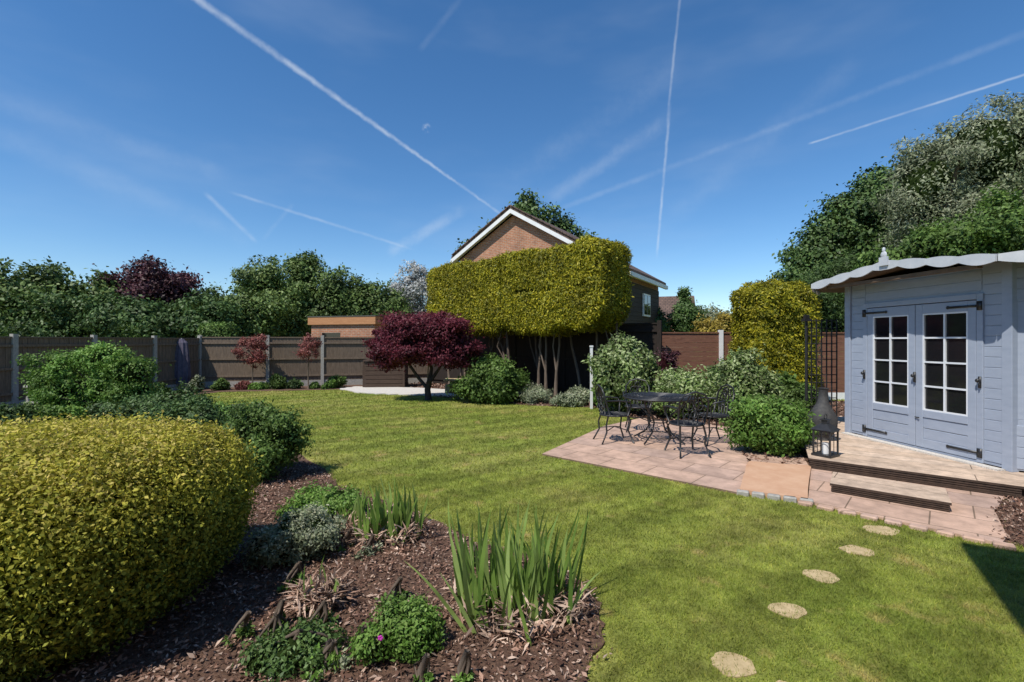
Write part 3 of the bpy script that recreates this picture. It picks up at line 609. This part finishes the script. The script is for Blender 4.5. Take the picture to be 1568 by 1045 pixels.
mb.b2(1.10,1.23,-.50,-.476,2.54,2.66); mb.ball((1.165,-.485,2.69),(.05,.02,.05)); mb.ball((1.165,-.485,2.755),(.022,.02,.04))
mb.obj('scalloped_fascia',M['fascia'],SH)
# deck
dk=[(3.80,6.19),(5.27,4.97),(6.3,4.3),(8,5.5),(8.5,9.5),(6,9.6),(4.95,8.3)]; yd=math.atan2(-1.22,1.47)
mb=MB(); mb.prism(rot(dk,dk[0],yd),.125,.15,0,1); inner=rot([(3.86,6.21),(5.28,5.03),(6.3,4.36),(7.95,5.5),(8.45,9.45),(6,9.55),(5,8.3)],dk[0],yd); mb.prism(inner,0,.124,1)
mb.obj('timber_deck',[M['deck'],M['deckside']],loc=(dk[0][0],dk[0][1],0),yaw=yd)
mb=MB()
for k in range(5): mb.box((.95,-.012+.0,.018+k*.023),(1.88,.012,.014),0)
mb.obj('deck_edge_grooves',M['deckside'],loc=(dk[0][0],dk[0][1],0),yaw=yd)
st=[(3.42,5.20),(4.15,4.56),(4.50,5.02),(3.76,5.66)]
yt=math.atan2(-.64,.73); mb=MB(); mb.prism(rot(st,st[0],yt),.095,.12,0,1); mb.b2(.02,.95,.02,.52,0.02,.094,1)
for k in range(3): mb.b2(0.01,.96,.005,.02,.035+k*.02,.047+k*.02,1)
mb.obj('wooden_step',[M['deck'],M['deckside']],loc=(st[0][0],st[0][1],0),yaw=yt)
# lantern: tall square black frame, pyramid cap, ring handle
e=empty('garden_lantern',(4.10,6.32,.15),.55); mb=MB()
mb.box((0,0,.015),(.24,.24,.03)); mb.box((0,0,.335),(.23,.23,.02))
for sx in(-1,1):
    for sy in(-1,1): mb.box((sx*.10,sy*.10,.18),(.018,.018,.31))
for s in(-1,1):
    mb.box((0,s*.10,.18),(.007,.007,.30)); mb.box((s*.10,0,.18),(.007,.007,.30))
    mb.box((0,s*.10,.25),(.2,.007,.007)); mb.box((s*.10,0,.25),(.007,.2,.007))
mb.add([(-.13,-.13,.345),(.13,-.13,.345),(.13,.13,.345),(-.13,.13,.345),(-.045,-.045,.42),(.045,-.045,.42),(.045,.045,.42),(-.045,.045,.42)],[(0,1,5,4),(1,2,6,5),(2,3,7,6),(3,0,4,7),(4,5,6,7)])
mb.box((0,0,.445),(.07,.07,.05)); mb.box((0,0,.475),(.10,.10,.012)); mb.tube([(.035*math.cos(a),0,.512+.035*math.sin(a)) for a in np.linspace(0,2*math.pi,14)],.005,5); mb.obj('frame',M['black'],e)
mb=MB(); mb.tube([(0,0,.03),(0,0,.17)],.04,12); mb.obj('candle',M['white'],e)
mb=MB(); mb.tube([(4.72,7.35,.15),(4.72,7.35,.22),(4.72,7.35,.32),(4.72,7.35,.50),(4.73,7.36,.60),(4.75,7.38,.72),(4.76,7.39,.90),(4.76,7.39,.93)],[.10,.12,.19,.20,.14,.075,.06,.075],14); mb.obj('chiminea',M['iron'],smooth=True)
mb=MB()
def tr(a,b,r=.012): mb.tube([a,b],r,5)
for k in range(7): x=5.33+.55*k/6; tr((x,8.75,.1),(x,8.75,2.05))
for k in range(14): z=.2+k*.14; tr((5.33,8.755,z),(5.88,8.755,z),.009)
mb.tube([(5.33,8.75,.1),(5.33,8.75,2.0)],.025,8); mb.box((5.33,8.75,2.03),(.12,.12,.05)); mb.box((5.33,8.75,2.09),(.07,.07,.07)); mb.obj('black_trellis',M['black'])
# ---------------------------------------------------------------- table & chairs
def circ(cx,cy,cz,r,pl='xy',n=16,a0=0,a1=2*math.pi,ry=None):
    o=[]; ry=ry or r
    for a in np.linspace(a0,a1,n):
        c,s=r*math.cos(a),ry*math.sin(a); o.append((cx+c,cy+s,cz) if pl=='xy' else (cx+c,cy,cz+s))
    return o
mb=MB()
for r in np.linspace(.05,.56,9): mb.tube(circ(0,0,.72,r,n=33),.009 if r<.55 else .017,5)
for k in range(28): a=2*math.pi*k/28; mb.tube([(.05*math.cos(a),.05*math.sin(a),.718),(.56*math.cos(a),.56*math.sin(a),.718)],.009,4)
for k in range(4):
    a=math.pi/4+k*math.pi/2; c,s=math.cos(a),math.sin(a)
    mb.tube([(c*r,s*r,z) for r,z in((.46,.71),(.40,.6),(.22,.45),(.14,.32),(.22,.16),(.38,.06),(.45,.02))],.014,6)
    mb.tube([(c*r,s*r,z) for r,z in((.40,.60),(.28,.66),(.16,.6),(.18,.5),(.24,.52))],.009,5)
mb.tube(circ(0,0,.32,.14,n=20),.01,5)
mb.tube(circ(0,0,.10,.31,n=24),.009,5)
mb.obj('round_garden_table',M['black'],smooth=True,loc=(2.38,7.85,.022))
cb=MB()
cb.tube(circ(0,0,.44,.23,n=25),.014,5)
for k in range(-5,6):
    x=k*.042; w=math.sqrt(max(.23**2-x*x,0)); cb.tube([(x,-w,.44),(x,w,.44)],.008,4); cb.tube([(-w,x,.443),(w,x,.443)],.008,4)
for sx in(-1,1):
    cb.tube([(sx*.17,.16,.44),(sx*.20,.20,.36),(sx*.17,.17,.2),(sx*.22,.25,.0)],.014,6)
    cb.tube([(sx*.17,-.16,.44),(sx*.19,-.20,.3),(sx*.18,-.19,.18),(sx*.22,-.28,.0)],.014,6)
    cb.tube([(sx*.21,-.20,.68),(sx*.27,-.02,.69),(sx*.27,.16,.67),(sx*.24,.19,.60),(sx*.19,.16,.44)],.014,6)
cb.tube([(-.19,-.14,.44),(-.21,-.20,.62),(-.21,-.24,.78),(-.14,-.26,.88),(0,-.27,.92),(.14,-.26,.88),(.21,-.24,.78),(.21,-.20,.62),(.19,-.14,.44)],.015,6)
for x in(-.13,-.065,0,.065,.13): cb.tube([(x,-.2,.46),(x*1.2,-.22,.65),(x*.6,-.26,.9-abs(x)*.3)],.009,5)
for (x,z,r) in((-.07,.72,.06),(.07,.72,.06),(0,.60,.05),(-.1,.57,.04),(.1,.57,.04),(0,.82,.045)): cb.tube(circ(x,-.235,z,r,'xz',14),.009,5)
cb.tube([(-.18,.17,.2),(0,0,.24),(.18,-.19,.2)],.008,5); cb.tube([(.18,.17,.2),(0,0,.24),(-.18,-.19,.2)],.008,5)
first=cb.obj('garden_chair',M['black'],smooth=True,loc=(1.66,7.85,.022),yaw=-math.pi/2+.15)
for (x,y,w) in((2.52,6.98,.1),(3.22,7.75,math.pi/2+.2),(2.30,8.8,math.pi-.2)):
    o=bpy.data.objects.new('garden_chair',first.data); o.location=(x,y,.022); o.rotation_euler=(0,0,w); link(o)
# ---------------------------------------------------------------- camera
cam=bpy.data.cameras.new('camera'); cam.lens=36*F/1568; cam.sensor_width=36; cam.clip_end=3000; cam.clip_start=.05
co_=bpy.data.objects.new('camera',cam); co_.location=(0,0,CH); co_.rotation_euler=(math.radians(90),0,0); link(co_); scene.camera=co_
# ---------------------------------------------------------------- light
el=math.radians(56); az=math.atan2(-.70,-.714)
Sv=Vector((math.sin(az)*math.cos(el),math.cos(az)*math.cos(el),math.sin(el)))
sl=bpy.data.lights.new('sun','SUN'); sl.energy=5.0; sl.angle=math.radians(.5); sl.color=(1,.95,.86)
so=bpy.data.objects.new('sun',sl); so.rotation_euler=(-Sv).to_track_quat('-Z','Y').to_euler(); so.location=(0,0,30); link(so)
w=bpy.data.worlds.new('World'); scene.world=w; w.use_nodes=True; nt=w.node_tree; bg=nt.nodes['Background']
sk=N(nt,'ShaderNodeTexSky',sky_type='NISHITA'); sk.sun_disc=False; sk.sun_elevation=el; sk.sun_rotation=az%(2*math.pi); sk.altitude=600; sk.air_density=1.0; sk.dust_density=.15; sk.ozone_density=3.5
bg.inputs[1].default_value=.12
tc=N(nt,'ShaderNodeTexCoord').outputs['Generated']
def dirp(px,py): return Vector(((px-784)/F,1,(522-py)/F)).normalized()
def dot(v):
    n=N(nt,'ShaderNodeVectorMath',operation='DOT_PRODUCT'); nt.links.new(tc,n.inputs[0]); n.inputs[1].default_value=v; return n.outputs['Value']
def mth(op,a,b=None):
    n=N(nt,'ShaderNodeMath',operation=op)
    for i,x in enumerate((a,b)):
        if x is None: continue
        if hasattr(x,'is_output'): nt.links.new(x,n.inputs[i])
        else: n.inputs[i].default_value=x
    return n.outputs[0]
def mr(x,a,b,c,d):
    n=N(nt,'ShaderNodeMapRange',interpolation_type='SMOOTHSTEP'); nt.links.new(x,n.inputs[0])
    for i,q in enumerate((a,b,c,d)): n.inputs[i+1].default_value=q
    return n.outputs[0]
wn=noise(nt,14,tc,4,.65); wn2=noise(nt,70,tc,2,.6); nm=mr(wn,.3,.68,.25,1.0)
tot=None
def trail(x0,y0,x1,y1,wd,st,wd2=None,fade=.75):
    global tot
    a,b=dirp(x0,y0),dirp(x1,y1); n=a.cross(b).normalized(); c=(a+b).normalized(); e=n.cross(c); hs=abs(a.dot(e)/a.dot(c))
    s=mth('DIVIDE',dot(e),dot(c)); sgn=1 if a.dot(e)<0 else -1
    d=mth('ABSOLUTE',mth('ADD',dot(n),mth('MULTIPLY',mth('SUBTRACT',wn2,.5),wd*.6)))
    wid=mr(mth('MULTIPLY',s,sgn),-hs,hs,wd,wd2 or wd); q=mth('DIVIDE',d,wid)
    m1=mr(q,0,1,1,0); m2=mr(mth('ABSOLUTE',s),hs*fade,hs,1,0)
    r=mth('MULTIPLY',mth('MULTIPLY',mth('MULTIPLY',m1,m2),st),nm); tot=r if tot is None else mth('ADD',tot,r)
trail(255,-35,775,333,.0085,.42,.004,.93)
trail(1045,-40,1020,200,.0035,.24); trail(1027,150,1005,400,.004,.34)
trail(1235,221,1620,98,.0028,.36,None,.93)
trail(1680,10,830,330,.008,.10); trail(1060,90,760,290,.035,.06); trail(1030,180,830,312,.02,.12)
trail(345,292,640,384,.0045,.22); trail(310,292,396,374,.006,.18); trail(-60,133,360,272,.02,.06); trail(-60,180,400,376,.026,.06)
trail(715,318,590,390,.016,.18); trail(720,-20,640,80,.008,.05); trail(1330,80,1020,340,.028,.05); trail(450,310,400,370,.006,.08)
cdir=dirp(653,196); dd=N(nt,'ShaderNodeVectorMath',operation='DISTANCE'); nt.links.new(tc,dd.inputs[0]); dd.inputs[1].default_value=cdir
cl=mth('MULTIPLY',mr(dd.outputs['Value'],.001,.011,1,0),mr(noise(nt,90,tc,4),.42,.7,0,.5)); tot=mth('ADD',tot,cl)
mpn=N(nt,'ShaderNodeMapping'); mpn.inputs['Scale'].default_value=(1.2,1.2,4); nt.links.new(tc,mpn.inputs[0])
tot=mth('ADD',tot,mr(noise(nt,2.0,mpn.outputs[0],4,.55),.45,.85,0,.10))
tot=mth('MINIMUM',tot,.9)
hs_=N(nt,'ShaderNodeHueSaturation'); hs_.inputs['Saturation'].default_value=1.22; hs_.inputs['Value'].default_value=1.22; nt.links.new(sk.outputs[0],hs_.inputs['Color'])
nt.links.new(mix(nt,tot,hs_.outputs[0],(6.6,7.3,8.0)),bg.inputs[0])
scene.view_settings.view_transform='Standard'; scene.view_settings.look='None'; scene.view_settings.exposure=0
